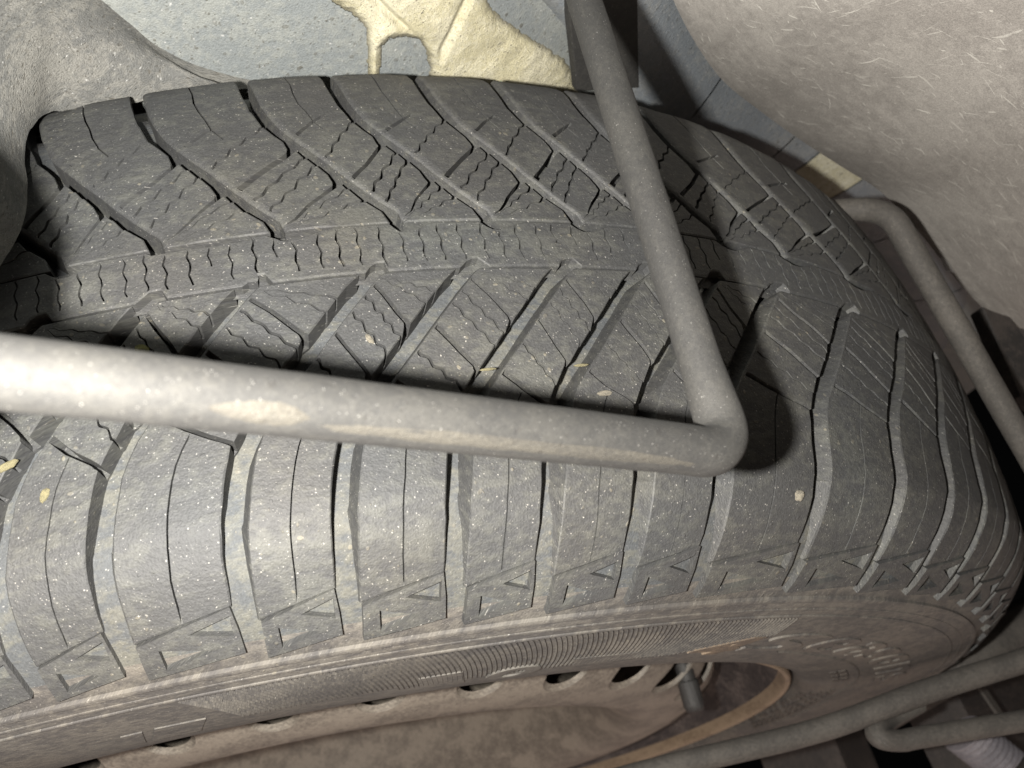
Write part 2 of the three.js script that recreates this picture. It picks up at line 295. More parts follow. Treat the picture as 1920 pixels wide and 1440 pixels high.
// tread blocks
function block(sg, A0, A1, full) {
  const E = sg > 0 ? EU : EL, sw = sg > 0 ? .6 : 1.0, e = a => tab(E, a * 1000);
  const Lf = a => A0 + e(a) + W * sw * (1 - 0.1 * sm(.05, .07, a)), Rf = a => A1 + e(a);
  const a0 = sg > 0 ? .0050 : .0085, aEnd = sg > 0 ? .0605 : .0752;
  const sh = sg > 0 ? [[4.6, 0], [12.2, 6.8], [15.3, 9.2], [17.6, 11.4], [23.6, 13.2], [29.3, 11.2], [37.8, 12.6], [46, 10], [58, 1], [61, 0]] : [[8.4, 0], [13.8, 4.7], [16.8, 7.6], [22.1, 11.4], [33.5, 11.4], [38, 10.2], [43, 8.5], [60, 2], [75.2, -4.4]];
  const sipes = sg > 0 ? [[12.2, 0], [15.3, 0], [17.6, 1], [23.6, 0], [26.5, 0], [29.3, 1], [37.8, 0], [44, 2]] : [[13.8, 0], [16.8, 0], [22.1, 1], [25.1, 0], [28.6, 0], [33.5, 1], [38, 0], [43, 1]];
  const j = () => (rnd() - 0.5);
  const U = []; const add = (a, h, k = -1, ae = a, fl = 0) => U.push({ a, h, k, ae, fl });
  const base = sg > 0 ? -.0072 : -.0064; add(a0, base); add(a0, -.00022); add(a0 + .00035, 0);
  let prev = a0 + .00035, off = 0;
  const fill = to => { const n = Math.max(1, Math.round((to - prev) / .0026)); for (let i = 1; i < n; i++) { const a = lerp(prev, to, i / n); add(a, 0, -1, Math.max(a, off)); } prev = to; };
  if (full) sipes.forEach(([am, kind], k) => {
    const a = am / 1000 + j() * .0006, w = (kind === 1 ? .00042 : kind === 2 ? .00032 : .00021) * (0.8 + .5 * rnd());
    fill(a - w - .0004); add(a - w, 0, k, Math.max(a - w, off)); add(a - w, -1, k, Math.max(a - w, off));
    off = a + (kind === 1 ? .0018 : .0006) * (sg > 0 ? 1 : .7); add(a + w, -1, k, off); add(a + w, 0, k, off); prev = a + w;
  });
  fill(aEnd - .0004); add(aEnd - .0004, 0); add(aEnd - .00005, sg > 0 ? -.0008 : -.00022); add(aEnd, base);
  const Vl = []; const nv = full ? 26 : 6, ws = .0095;
  if (sg > 0) Vl.push([0, base, .02], [0, -.00065, 0], [.012, -.00036, 0], [.03, -.00015, 0], [.055, -.00004, 0], [.09, 0, 0]); else Vl.push([0, base, .4], [0, -.00025, 0], [.018, 0, 0]);
  const nl = sg > 0 ? 5 : 2;
  for (let i = 1; i < nv; i++) { const v = i / nv; if (sg > 0 && v < .14) continue; if (full && Math.abs(v - .5) < .024) continue; if (full && Vl[Vl.length - 1][0] < .5 && v > .5) Vl.push([.5 - ws, 0], [.5 - ws, -1], [.5 + ws, -1], [.5 + ws, 0]); Vl.push([v, 0]); }
  Vl.push([.982, 0], [1, -.00025], [1, base]);
  const zs = sipes.map(() => [rnd() * 6, 3 + rnd(), .0002 + .00018 * rnd()]), tri = x => Math.abs(((x % 2) + 2) % 2 - 1) * 2 - 1;
  const sd = (A0 * 97) | 0, hs = (sg > 0 ? .041 : .045), he = sg > 0 ? .07 : .0745, zp = rnd() * 4;
  const noiseH = (th, a) => (noise3(th * 1.1 + sd, a * 190, 3) - .5) * .00034;
  return gridMesh(U.length, Vl.length, (i, q) => {
    const u = U[i]; let [v, hv, lean = 0] = Vl[q], a = u.a, h = u.h;
    const shift = tab(sh, a * 1000) / 1000;
    if (u.k >= 0) {
      const kind = sipes[u.k][1], z = zs[u.k], st = kind === 0 ? z[2] * tri(v * z[1] * 2 + z[0]) * sm(0, .1, v) : .00012 * tri(v * 2.3 + z[0]);
      a += st; const on = kind === 2 ? v > .12 && v < .62 : v > .055; if (h < 0) h = on ? -.005 * (kind === 1 ? 1 : .85) : 0;
    }
    let hh = h;
    if (hv === -1) hv = (u.a > hs && u.a < he && u.h === 0) ? -.0034 : 0;
    hh = Math.min(h, hv);
    let vv = v; if (q > nl + 2 && q < Vl.length - 4) { const wv = sg > 0 ? (1 - sm(.03, .16, Math.abs(v - .5))) * tri(u.a * 520 + zp) * .017 * sm(hs, hs + .01, u.a) * (1 - sm(.054, .06, u.a)) : (1 - sm(.03, .16, Math.abs(v - .5))) * noise3(u.a * 300, sd, 1) * .02; vv = v + wv; }
    const s = Math.max(a0 * .2, a - shift * (1 - vv) * sm(a0, a0 + .004, a)), se = s;
    const L = Lf(s), R = Rf(s) + (vv > .88 ? (Rf(u.ae) - Rf(u.a)) * sm(.88, .99, vv) : 0);
    const th = lerp(L, R, vv) + (q <= nl || q > Vl.length - 4 ? (noise3(u.a * 900, sd, 8) - .5) * .05 : 0);
    const hz = hh === 0 ? noiseH(th, s) : hh;
    const P = S(th - lean, sg * se, hz); P.h = hh; P.sm = sg > 0 && q <= nl && hh > -.0007 && u.h === 0; return P;
  });
}
function isSeen(t) { t = ((t + 180) % 360 + 360) % 360 - 180; return t > -28 && t < 74; }
for (const [sg, A] of [[1, AU], [-1, AL]]) A.forEach((a, i) => {
  const b = i + 1 < A.length ? A[i + 1] : A[0] + 360;
  part('tread_block', block(sg, a, b, isSeen(a)), M.tread, tyre);
});
// centre rib with its wavy cuts and the low ties to the blocks
{
  const T = []; let t = 0; const n = 430;
  for (let k = 0; k < n; k++) { const a = k * 360 / n + (hash3(k, 3, 1) - .5) * .16, w = .034 + .014 * hash3(k, 1, 1); T.push([a - w, 0, k], [a - w, -1, k], [a + w, -1, k], [a + w, 0, k], [a + .28, 0, -1], [a + .52, 0, -1]); }
  T.push([360 - T[3][0] * 0 + T[0][0], 0, 0]);
  const saw = (A, th) => { for (let i = 0; i < A.length; i++) { const b = i + 1 < A.length ? A[i + 1] : A[0] + 360; let x = th; while (x < A[0]) x += 360; if (x >= A[i] && x < b) return (x - A[i]) / (b - A[i]); } return 0; };
  const cross = [[1.06, -.0028, 1], [1.0, -.0026, 1], [1.0, -.0002, 0], [.93, 0, 0]]; for (let i = 1; i < 12; i++) cross.push([.93 - i * .1675 * .93 / .93, 0, 0]);
  cross.push([-.93, 0, 0], [-1, -.0002, 0], [-1, -.0026, 0], [-1.3, -.0028, 0]);
  const tri = x => Math.abs(((x % 2) + 2) % 2 - 1) * 2 - 1;
  const g = gridMesh(T.length, cross.length, (i, j) => {
    let [th, ht, k] = T[i], [c, hc] = cross[j]; const f = saw(AU, th), fl = saw(AL, th);
    const up = f < .18 ? lerp(.0036, .0022, sm(0, .12, f)) : lerp(.0022, .0046, sm(.18, .5, f)), lo = fl < .22 ? lerp(.0072, .0058, sm(0, .1, fl)) : .0081;
    let s = c >= 0 ? c * up : c * lo; if (c > 1) s = .0056; if (c < -1) s = -.0090;
    if (k >= 0 && c > -1 && c < 1) th += tri(s * 420 + hash3(k, 7, 2)) * .07;
    let h = hc; if (ht < 0 && Math.abs(c) < .9 && (hash3(k, 9, 9) < .85 ? s > -.0052 : s > -.001)) h = -.0045;
    const hz = h === 0 ? (noise3(th * 1.2, s * 200, 9) - .5) * .0002 : h, P = S(th, s, hz); P.h = h; return P;
  });
  part('centre_rib', g, M.tread, tyre);
}
// raised lozenge with two sunken corners below every shoulder groove
function plate2d(outer, holes, hTop, hBot, mat, name, parent, map) {
  const sh = new THREE.Shape(outer.map(q => new THREE.Vector2(...q))); for (const h of holes) sh.holes.push(new THREE.Path(h.map(q => new THREE.Vector2(...q))));
  const g = new GB(), pts = outer.concat(...holes), faces = THREE.ShapeUtils.triangulateShape(sh.getPoints(1).slice(0, outer.length), holes.map(h => h.map(q => new THREE.Vector2(...q))));
  const P = (q, h) => { const m = map(q); return S(m[0], m[1], h); };
  for (const f of faces) { const v = f.map(i => P(pts[i], hTop)); g.tri(v[0], v[1], v[2], v[0].n, v[1].n, v[2].n); }
  for (const loop of [outer, ...holes]) loop.forEach((q, i) => { const r = loop[(i + 1) % loop.length]; g.quad(P(q, hTop), P(r, hTop), P(r, hBot), P(q, hBot)); });
  return part(name, g.build(), mat, parent);
}
AL.forEach((a, i) => {
  const b = i + 1 < AL.length ? AL[i + 1] : AL[0] + 360; if (!isSeen(a) && !(a > 74 && a < 125)) return;
  const l = a - 7.15 + W, r = b - 7.15, map = q => [lerp(l, r, q[0]), -q[1] / 1000], jt = () => (rnd() - .5) * .5;
  plate2d([[0.0, 79.9 + jt() * .5], [.5, 77.4], [1, 74.9], [1.03, 80.5], [1.04, 86.2 + jt()], [.5, 87.6], [-.02, 88.9 + jt()], [-.01, 85]],
    [[[.2, 81.6], [.2, 87.0], [.74, 84.4 + jt()]], [[.52, 79.4], [.97, 81.6], [.975, 76.8]]], .0005, -.0015, M.tread, 'shoulder_lozenge', tyre, map);
});
// raised rings round the side wall
for (const [s0, w, hh] of [[.0925, .0011, .0003], [.0968, .0007, .0002], [.1005, .0007, .0004]]) {
  const prfl = [[-1, -.0008], [-.75, hh * .7], [-.3, hh], [.3, hh], [.75, hh * .7], [1, -.0008]];
  part('side_ring', gridMesh(541, prfl.length, (i, j) => { const v = S(i * 360 / 540, -s0 - prfl[j][0] * w, prfl[j][1] + (noise3(i * 2.1, s0 * 999, 2) - .5) * .0001); v.h = j * .01; return v; }), M.side, tyre);
}
// fine curved ridges of the side wall band
{
  const g = new GB();
  for (let th = -6.5; th < 27; th += .285) {
    const curve = s => th + 2.9 * ((s - .1015) / .026) ** 1 * (1 - .28 * ((s - .1015) / .026)), s1 = .1015 + .026 * (th < 2 ? .9 : 1) * (th > 20 ? lerp(1, .45, (th - 20) / 7) : 1), K = 9, w = .075, h = .00042;
    for (let k = 0; k < K; k++) {
      const sa = lerp(.1015, s1, k / K), sb = lerp(.1015, s1, (k + 1) / K), ta = curve(sa), tb = curve(sb);
      const a = S(ta - w, -sa, -.0001), b = S(tb - w, -sb, -.0001), c = S(tb, -sb, h), d = S(ta, -sa, h), e = S(ta + w, -sa, -.0001), f = S(tb + w, -sb, -.0001);
      g.quad(a, b, c, d); g.quad(d, c, f, e);
    }
  }
  part('ridge_band', g.build(), M.side, tyre, null, 'stuff');
}
// lettering: outlines standing proud of the wall
const font = await new FontLoader().loadAsync('fonts/droid/droid_sans_bold.typeface.json');
function letter(ch, th0, th1, sTop, sBot, slant, mat) {
  const shapes = font.generateShapes(ch, 1), box = new THREE.Box2(); const loops = [];
  for (const s of shapes) { const { shape, holes } = s.extractPoints(5); loops.push([shape, holes]); for (const p of shape) box.expandByPoint(p); }
  const w = box.max.x - box.min.x, hgt = box.max.y - box.min.y;
  const map = p => { const u = (p.x - box.min.x) / w, v = (p.y - box.min.y) / hgt; return [lerp(th0, th1, u) + slant * (v - .5), -lerp(sBot, sTop, v)]; };
  const g = new GB();
  const at = (p, h) => S(...map(p), h);
  for (const [shape, holes] of loops) {
    { const all = shape.concat(...holes); for (const f of THREE.ShapeUtils.triangulateShape(shape, holes)) { const v = f.map(i => at(all[i], .0006)); g.tri(v[0], v[1], v[2], v[0].n, v[1].n, v[2].n); } }
    for (const loop of [shape, ...holes]) {
      loop.forEach((p, i) => { const q = loop[(i + 1) % loop.length]; g.quad(at(p, .0006), at(q, .0006), at(q, -.0003), at(p, -.0003)); });
    }
  }
  part('letter', g.build(), mat, tyre);
}
letter('4', 23.6, 27.6, .1145, .1285, 1.2, M.rust);
[['S', 28.4, 34.0], ['e', 35.4, 39.9], ['a', 40.9, 45.2], ['s', 46.2, 49.6], ['o', 50.6, 55.4], ['n', 56.6, 61.6], ['s', 62.6, 66.4]].forEach(([c, a, b], i) => letter(c, a, b, i ? .1142 : .1128, .1268, 1.4, M.letter));
// raised slabs and bars of the maker's lettering that dip behind the bulge of the wall
for (const q of [[[-9.0, 119], [-6.3, 119.5], [-7.4, 132], [-10.2, 131]], [[-10.9, 119.6], [-9.7, 119.4], [-10.6, 131], [-11.6, 130]], [[5.0, 119.4], [7.4, 119], [8.2, 131], [5.5, 131]], [[14.2, 121], [18.6, 121.5], [19.4, 129], [15.2, 129]]]) plate2d(q, [], .00035, -.0004, M.side, 'raised_slab', tyre, v => [v[0], -v[1] / 1000]);
letter('o', 9.4, 12.6, .122, .133, .4, M.side);
// small print panel: rounded border, ruled rows of tiny plates tinted dark to read as sunk
{
  const g = new GB(), path = [[33.5, 128.6], [40, 129.8], [47.5, 130.4], [54, 131.6], [59, 133], [63.5, 134.6], [66, 137], [70, 139.3], [76, 141.5], [84, 145], [93, 151]];
  const C = catmull(path.map(p => [p[0], p[1]]), 6), w = .0006;
  for (let i = 0; i < C.length - 1; i++) { const a = C[i], b = C[i + 1], f = (q, o, h) => S(q[0], -q[1] / 1000 - o, h); g.quad(f(a, -w, -.0002), f(b, -w, -.0002), f(b, 0, .0006), f(a, 0, .0006)); g.quad(f(a, 0, .0006), f(b, 0, .0006), f(b, w, -.0002), f(a, w, -.0002)); }
  part('panel_border', g.build(), M.side, tyre);
  const rows = [[58, 134.6, 2.4, 6], [61.5, 136.2, 2.2, 0]]; const t = new GB();
  const cell = (t0, t1, s0, s1) => { const P = (a, b, h) => S(a, -b / 1000, h); const A = P(t0, s0, .0005), B = P(t1, s0, .0005), Cc = P(t1, s1, .0005), D = P(t0, s1, .0005); t.quad(A, B, Cc, D, [A.n, B.n, Cc.n, D.n]); t.quad(A, B, P(t1, s0, -.0003), P(t0, s0, -.0003)); t.quad(D, Cc, P(t1, s1, -.0003), P(t0, s1, -.0003)); t.quad(A, D, P(t0, s1, -.0003), P(t0, s0, -.0003)); t.quad(B, Cc, P(t1, s1, -.0003), P(t1, s0, -.0003)); };
  for (let r = 0; r < 4; r++) { let th = 66 + r * 1.2; while (th < 92) { const w = .5 + 1.4 * rnd(), s = 140.5 + r * 3.1 + (th - 66) * .36; if (s < 158) cell(th, th + w, s, s + 1.9); th += w + .35 + (rnd() < .25 ? .8 : 0); } }
  for (let k = 0; k < 3; k++) for (let r = 0; r < 2; r++) cell(53 + k * 2.6, 54.9 + k * 2.6, 135.2 + r * 3.2 + k * .7, 137.6 + r * 3.2 + k * .7);
  part('small_print', t.build(), M.print, tyre, null, 'stuff');
}

// ---------------------------------------------------------------- steel wheel inside the tyre
function lathe(P, seg, tile, n = 6) {
  const q = n > 1 ? catmull(P, n) : P, rows = []; let s = 0;
  for (let i = 0; i < q.length; i++) { if (i) s += Math.hypot(q[i][0] - q[i - 1][0], q[i][1] - q[i - 1][1]); rows.push([q[i][0], q[i][1], s]); }
  const g = new THREE.BufferGeometry(), p = [], uv = [], idx = [];
  for (const [r, y, l] of rows) for (let i = 0; i <= seg; i++) { const a = i / seg * Math.PI * 2; p.push(r * Math.sin(a), y, r * Math.cos(a)); uv.push(Math.round(a * 0.18 / tile * 10) / 10 * 0 + i / seg * Math.round(1.13 / tile), l / tile); }
  for (let j = 0; j < rows.length - 1; j++) for (let i = 0; i < seg; i++) { const a = j * (seg + 1) + i, b = a + seg + 1; idx.push(a, b, a + 1, b, b + 1, a + 1); }
  g.setAttribute('position', new THREE.Float32BufferAttribute(p, 3)); g.setAttribute('uv', new THREE.Float32BufferAttribute(uv, 2)); g.setIndex(idx); g.computeVertexNormals(); return g;
}
const rim = part('rim', lathe([[.2125, .06], [.205, .05], [.19, .045], [.186, .02], [.187, -.005], [.193, -.018], [.2, -.028], [.2055, -.045], [.2105, -.059], [.2136, -.0668]], 220, .06), M.barrel, wheel);
part('rim_lip', lathe([[.2134, -.0662], [.2137, -.0705], [.2144, -.0726], [.2158, -.0731], [.2169, -.0718], [.217, -.0695], [.2168, -.066]], 260, .06), M.lip, rim);
{
  const face = [[.192, -.02], [.1925, -.036], [.1905, -.052], [.186, -.0605], [.179, -.0658], [.17, -.0692], [.16, -.0708], [.15, -.0702], [.143, -.066], [.136, -.057], [.128, -.042], [.118, -.024], [.104, -.008], [.08, .002], [.05, .005], [.03, .006]];
  const c = catmull(face, 5), back = c.map(([r, y], i) => { const a = c[Math.max(0, i - 1)], b = c[Math.min(c.length - 1, i + 1)]; let dx = b[0] - a[0], dy = b[1] - a[1]; const l = Math.hypot(dx, dy); return [r + dy / l * .0016, y - dx / l * .0016]; }).reverse();
  let g = lathe([...c, ...back, c[0]], 256, .06, 1);
  const A = new Brush(g); A.updateMatrixWorld();
  const holes = []; for (let k = 0; k < 32; k++) {
    const a = (16.8 + k * 11.25) * RAD, h = new THREE.CylinderGeometry(.0062, .0062, .03, 28); h.scale(1.5, 1, 1); h.rotateX(Math.PI / 2 * 0 + .72); // axis leans outward
    h.rotateY(0); const m = new THREE.Matrix4().makeRotationY(a).multiply(new THREE.Matrix4().makeTranslation(0, -.0628, .1828)); h.applyMatrix4(m); h.deleteAttribute('color'); holes.push(h);
  }
  const B = new Brush(mergeGeometries(holes)); B.updateMatrixWorld();
  const ev = new Evaluator(); ev.attributes = ['position', 'normal', 'uv']; ev.useGroups = false;
  const R = ev.evaluate(A, B, SUBTRACTION); R.geometry.clearGroups();
  const disc = part('wheel_disc', R.geometry, M.rim, wheel);
  part('hub_cap', lathe([[.034, .006], [.033, .002], [.03, .001], [.0, .001]], 64, .06, 1), M.rim, disc);
}
function sweep(P, rad, seg = 28, tile = .06, rings = 120, fit = .5) {  // round bar through points; rad(t)
  const cv = new THREE.CatmullRomCurve3(P.map(p => V(...p)), false, 'catmullrom', fit), L = cv.getLength(), fr = cv.computeFrenetFrames(rings, false);
  const p = [], n = [], uv = [], idx = [];
  for (let i = 0; i <= rings; i++) {
    const t = i / rings, c = cv.getPointAt(t), r = typeof rad === 'number' ? rad : rad(t);
    for (let k = 0; k <= seg; k++) { const a = k / seg * Math.PI * 2, d = fr.normals[i].clone().multiplyScalar(Math.cos(a)).addScaledVector(fr.binormals[i], Math.sin(a)); const j = 1 + (noise3(c.x * 160 + d.x * 2, c.y * 160 + d.y * 2, c.z * 160 + d.z * 2) - .5) * .025; p.push(c.x + d.x * r * j, c.y + d.y * r * j, c.z + d.z * r * j); n.push(d.x, d.y, d.z); uv.push(k / seg * (.03 / tile), t * L / tile); }
  }
  for (let i = 0; i < rings; i++) for (let k = 0; k < seg; k++) { const a = i * (seg + 1) + k, b = a + seg + 1; idx.push(a, a + 1, b, b, a + 1, b + 1); }
  const g = new THREE.BufferGeometry(); g.setAttribute('position', new THREE.Float32BufferAttribute(p, 3)); g.setAttribute('normal', new THREE.Float32BufferAttribute(n, 3)); g.setAttribute('uv', new THREE.Float32BufferAttribute(uv, 2)); g.setIndex(idx); return g;
}
const pol = (r, th, y) => [r * Math.sin(th * RAD), y, r * Math.cos(th * RAD)];
{
  const v = part('valve_stem', sweep([pol(.184, 51, -.035), pol(.182, 53, -.05), pol(.18, 55, -.067)], .0035, 20, .06, 20), M.cap, wheel);
  const a = V(...pol(.18, 55, -.066)), b = V(...pol(.1785, 56, -.079)), g = new THREE.LatheGeometry([[0, 0], [.0040, 0], [.0042, .001], [.0042, .0105], [.0034, .0128], [0, .0132]].map(q => new THREE.Vector2(...q)), 28);
  const pp = g.attributes.position; for (let i = 0; i < pp.count; i++) { const x = pp.getX(i), z = pp.getZ(i), r = Math.hypot(x, z); if (r > .0036) { const k = 1 - .07 * (Math.cos(Math.atan2(z, x) * 14) > 0 ? 1 : 0); pp.setX(i, x * k); pp.setZ(i, z * k); } }
  g.applyQuaternion(new THREE.Quaternion().setFromUnitVectors(V(0, 1, 0), b.clone().sub(a).normalize())); g.translate(a.x, a.y, a.z); g.computeVertexNormals(); part('valve_cap', g, M.cap, v);
}

// ---------------------------------------------------------------- rod carrier
let slab, nrm; const solid = (p, t) => { const n = nrm(p[0], p[1], p[2]); if (n.z > 0) n.negate(); return slab(p, n, t); };
const carrier = thing('wheel_carrier', 'dusty bent steel rod carrier holding the spare wheel from below', 'wheel carrier', [.0701, -.0733, .3320]);
{
  const A = V(-.0277, -.0714, .3767), B = V(.0701, -.0733, .3320), T = V(.0760, .0336, .3341), P = [];
  const d1 = A.clone().sub(B).normalize(), d2 = T.clone().sub(B).normalize(), f = .0052;
  const push = v => P.push([v.x, v.y, v.z]);
  push(B.clone().addScaledVector(d1, .175)); for (const k of [.14, .11, .08, .05, .025, .012]) push(B.clone().addScaledVector(d1, k));
  push(B.clone().addScaledVector(d1, f)); push(B.clone().addScaledVector(d1, f * .33).addScaledVector(d2, f * .33)); push(B.clone().addScaledVector(d2, f));
  for (const k of [.012, .025, .05, .08, .11, .14, .17]) push(B.clone().addScaledVector(d2, k));
  part('front_rod', sweep(P, t => lerp(.0040, .0034, sm(.515, .56, t)) + .00012 * Math.exp(-(((t - .507) / .012) ** 2)), 36, .06, 420), M.rod, carrier);
  // rust and mud crusts; the underside strip also has ground-bounce light painted in
  const crust = (x0, x1, ang, wid, th) => {
    const g = new GB(), n = 60, m = 10, ax = B.clone().sub(A), L = ax.length(), dir = ax.clone().normalize(), down = V(0, -1, 0).addScaledVector(dir, dir.y).normalize(), out = dir.clone().cross(down).normalize(); if (out.z < 0) out.negate();
    const at = (i, j) => { const u = i / n, v = j / m * 2 - 1, p = A.clone().addScaledVector(ax, lerp(x0, x1, u)), edge = Math.sin(Math.PI * u) ** .6 * wid * (.6 + .8 * fbm3(u * 9, x0 * 50, 1)), a = ang + v * edge, r = .00397 + (1 - v * v) * Math.sin(Math.PI * u) * th * (.5 + fbm3(u * 14, v * 3, x0 * 30)) - (Math.abs(v) > .95 || i === 0 || i === n ? .0003 : 0); p.addScaledVector(down, Math.cos(a) * r).addScaledVector(out, Math.sin(a) * r); return { p: [p.x, p.y, p.z], uv: [u * (x1 - x0) * L / .06, v * .05] }; };
    const Q = []; for (let i = 0; i <= n; i++) { Q.push([]); for (let j = 0; j <= m; j++) Q[i].push(at(i, j)); }
    for (let i = 0; i < n; i++) for (let j = 0; j < m; j++) g.quad(Q[i][j], Q[i + 1][j], Q[i + 1][j + 1], Q[i][j + 1]); return g.build();
  };
  part('mud_light_crust', crust(.25, .96, .42, .34, .0001), M.rodRustLight, carrier, 'thin rusty mud and painted bounce light along the underside of the front rod');
  part('mud_light_crust', crust(.195, .315, .62, .42, .00025), M.rodRustLight, carrier, 'pale yellow mud patch on the front rod');
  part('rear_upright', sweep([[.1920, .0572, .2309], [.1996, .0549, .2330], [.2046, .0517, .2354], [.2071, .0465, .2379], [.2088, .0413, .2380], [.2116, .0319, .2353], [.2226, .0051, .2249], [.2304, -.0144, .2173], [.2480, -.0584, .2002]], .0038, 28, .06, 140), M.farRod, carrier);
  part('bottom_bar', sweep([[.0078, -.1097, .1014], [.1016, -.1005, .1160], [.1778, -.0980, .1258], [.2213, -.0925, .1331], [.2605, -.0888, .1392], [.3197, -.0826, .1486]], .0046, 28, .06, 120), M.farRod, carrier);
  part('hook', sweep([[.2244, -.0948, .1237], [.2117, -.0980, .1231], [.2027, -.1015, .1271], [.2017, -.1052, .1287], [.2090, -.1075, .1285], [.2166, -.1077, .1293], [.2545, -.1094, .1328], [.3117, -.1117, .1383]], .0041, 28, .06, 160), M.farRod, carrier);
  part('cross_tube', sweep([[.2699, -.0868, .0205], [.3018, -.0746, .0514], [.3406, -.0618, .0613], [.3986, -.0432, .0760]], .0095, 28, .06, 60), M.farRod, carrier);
  // hanger plate and an added shadow caster
  slab = (pts, n, th) => { const o = V(...pts[0]), x = V(...pts[1]).sub(o).normalize(), z = n.clone().normalize(), y = z.clone().cross(x).normalize(); const sh = new THREE.Shape(pts.map(p => { const d = V(...p).sub(o); return new THREE.Vector2(d.dot(x), d.dot(y)); })); const g = new THREE.ExtrudeGeometry(sh, { depth: th, bevelEnabled: true, bevelSize: .0004, bevelThickness: .0004, bevelSegments: 2 }); const u = g.attributes.uv; for (let i = 0; i < u.count; i++) u.setXY(i, u.getX(i) / .06, u.getY(i) / .06); g.applyMatrix4(new THREE.Matrix4().makeBasis(x, y, z).setPosition(o)); return g; };
  nrm = (a, b, c) => V(...b).sub(V(...a)).cross(V(...c).sub(V(...a)));
  const gp = [[.0883, .0814, .3128], [.1119, .0894, .3056], [.1286, .0954, .2589], [.1041, .0871, .2676]]; let n = nrm(gp[0], gp[1], gp[2]); if (n.z > 0) n.negate();
  part('hanger_plate', slab(gp, n, .0022), M.rod, carrier);
  const mp = [[-0.0328,-0.0570,0.3805],[-0.0339,-0.0594,0.3793],[-0.0343,-0.0635,0.3775],[-0.0370,-0.0687,0.3749],[-0.0482,-0.0770,0.3701],[-0.0691,-0.0756,0.3683],[-0.0616,-0.0337,0.3874],[-0.0399,-0.0434,0.3856],[-0.0352,-0.0505,0.3831]]; n = nrm(mp[1], mp[4], mp[6]); if (n.z > 0) n.negate();
  part('shadow_plate', slab(mp, n, .003), M.rod, carrier);  // unseen plate added left of view, outlined to cast the shadow there
}

// ---------------------------------------------------------------- car body above
const FL = .076;
const body = thing('car_underbody', 'pale grey painted car floor above the wheel with yellow sealer and slotted lip', 'car underbody', [.05, FL, .28]);
function sheet(nu, nv, f, tile) { const g = new THREE.BufferGeometry(), p = [], uv = [], idx = [], c = []; for (let i = 0; i <= nu; i++) for (let j = 0; j <= nv; j++) { const q = f(i / nu, j / nv); p.push(q[0], q[1], q[2]); uv.push((q[3] ?? q[0]) / tile, (q[4] ?? q[2]) / tile); const k = q[5] ?? [1, 1, 1]; c.push(...k); } for (let i = 0; i < nu; i++) for (let j = 0; j < nv; j++) { const a = i * (nv + 1) + j, b = a + nv + 1; idx.push(a, b, a + 1, b, b + 1, a + 1); } g.setAttribute('position', new THREE.Float32BufferAttribute(p, 3)); g.setAttribute('uv', new THREE.Float32BufferAttribute(uv, 2)); g.setAttribute('color', new THREE.Float32BufferAttribute(c, 3)); g.setIndex(idx); g.computeVertexNormals(); return g; }
const rise = x => FL + .055 * sm(.03, .25, x);
const floorY = (th, r) => {                                          // climbs to the right
  return rise(r * Math.sin(th * RAD)) + (fbm3(th * .2, r * 30, 4) - .5) * .0016;
};
part('floor_panel', sheet(260, 110, (u, v) => { const th = lerp(-40, 118, u), r = lerp(.06, .5, v), q = pol(r, th, floorY(th, r)); return q; }, .12), M.panel, body);
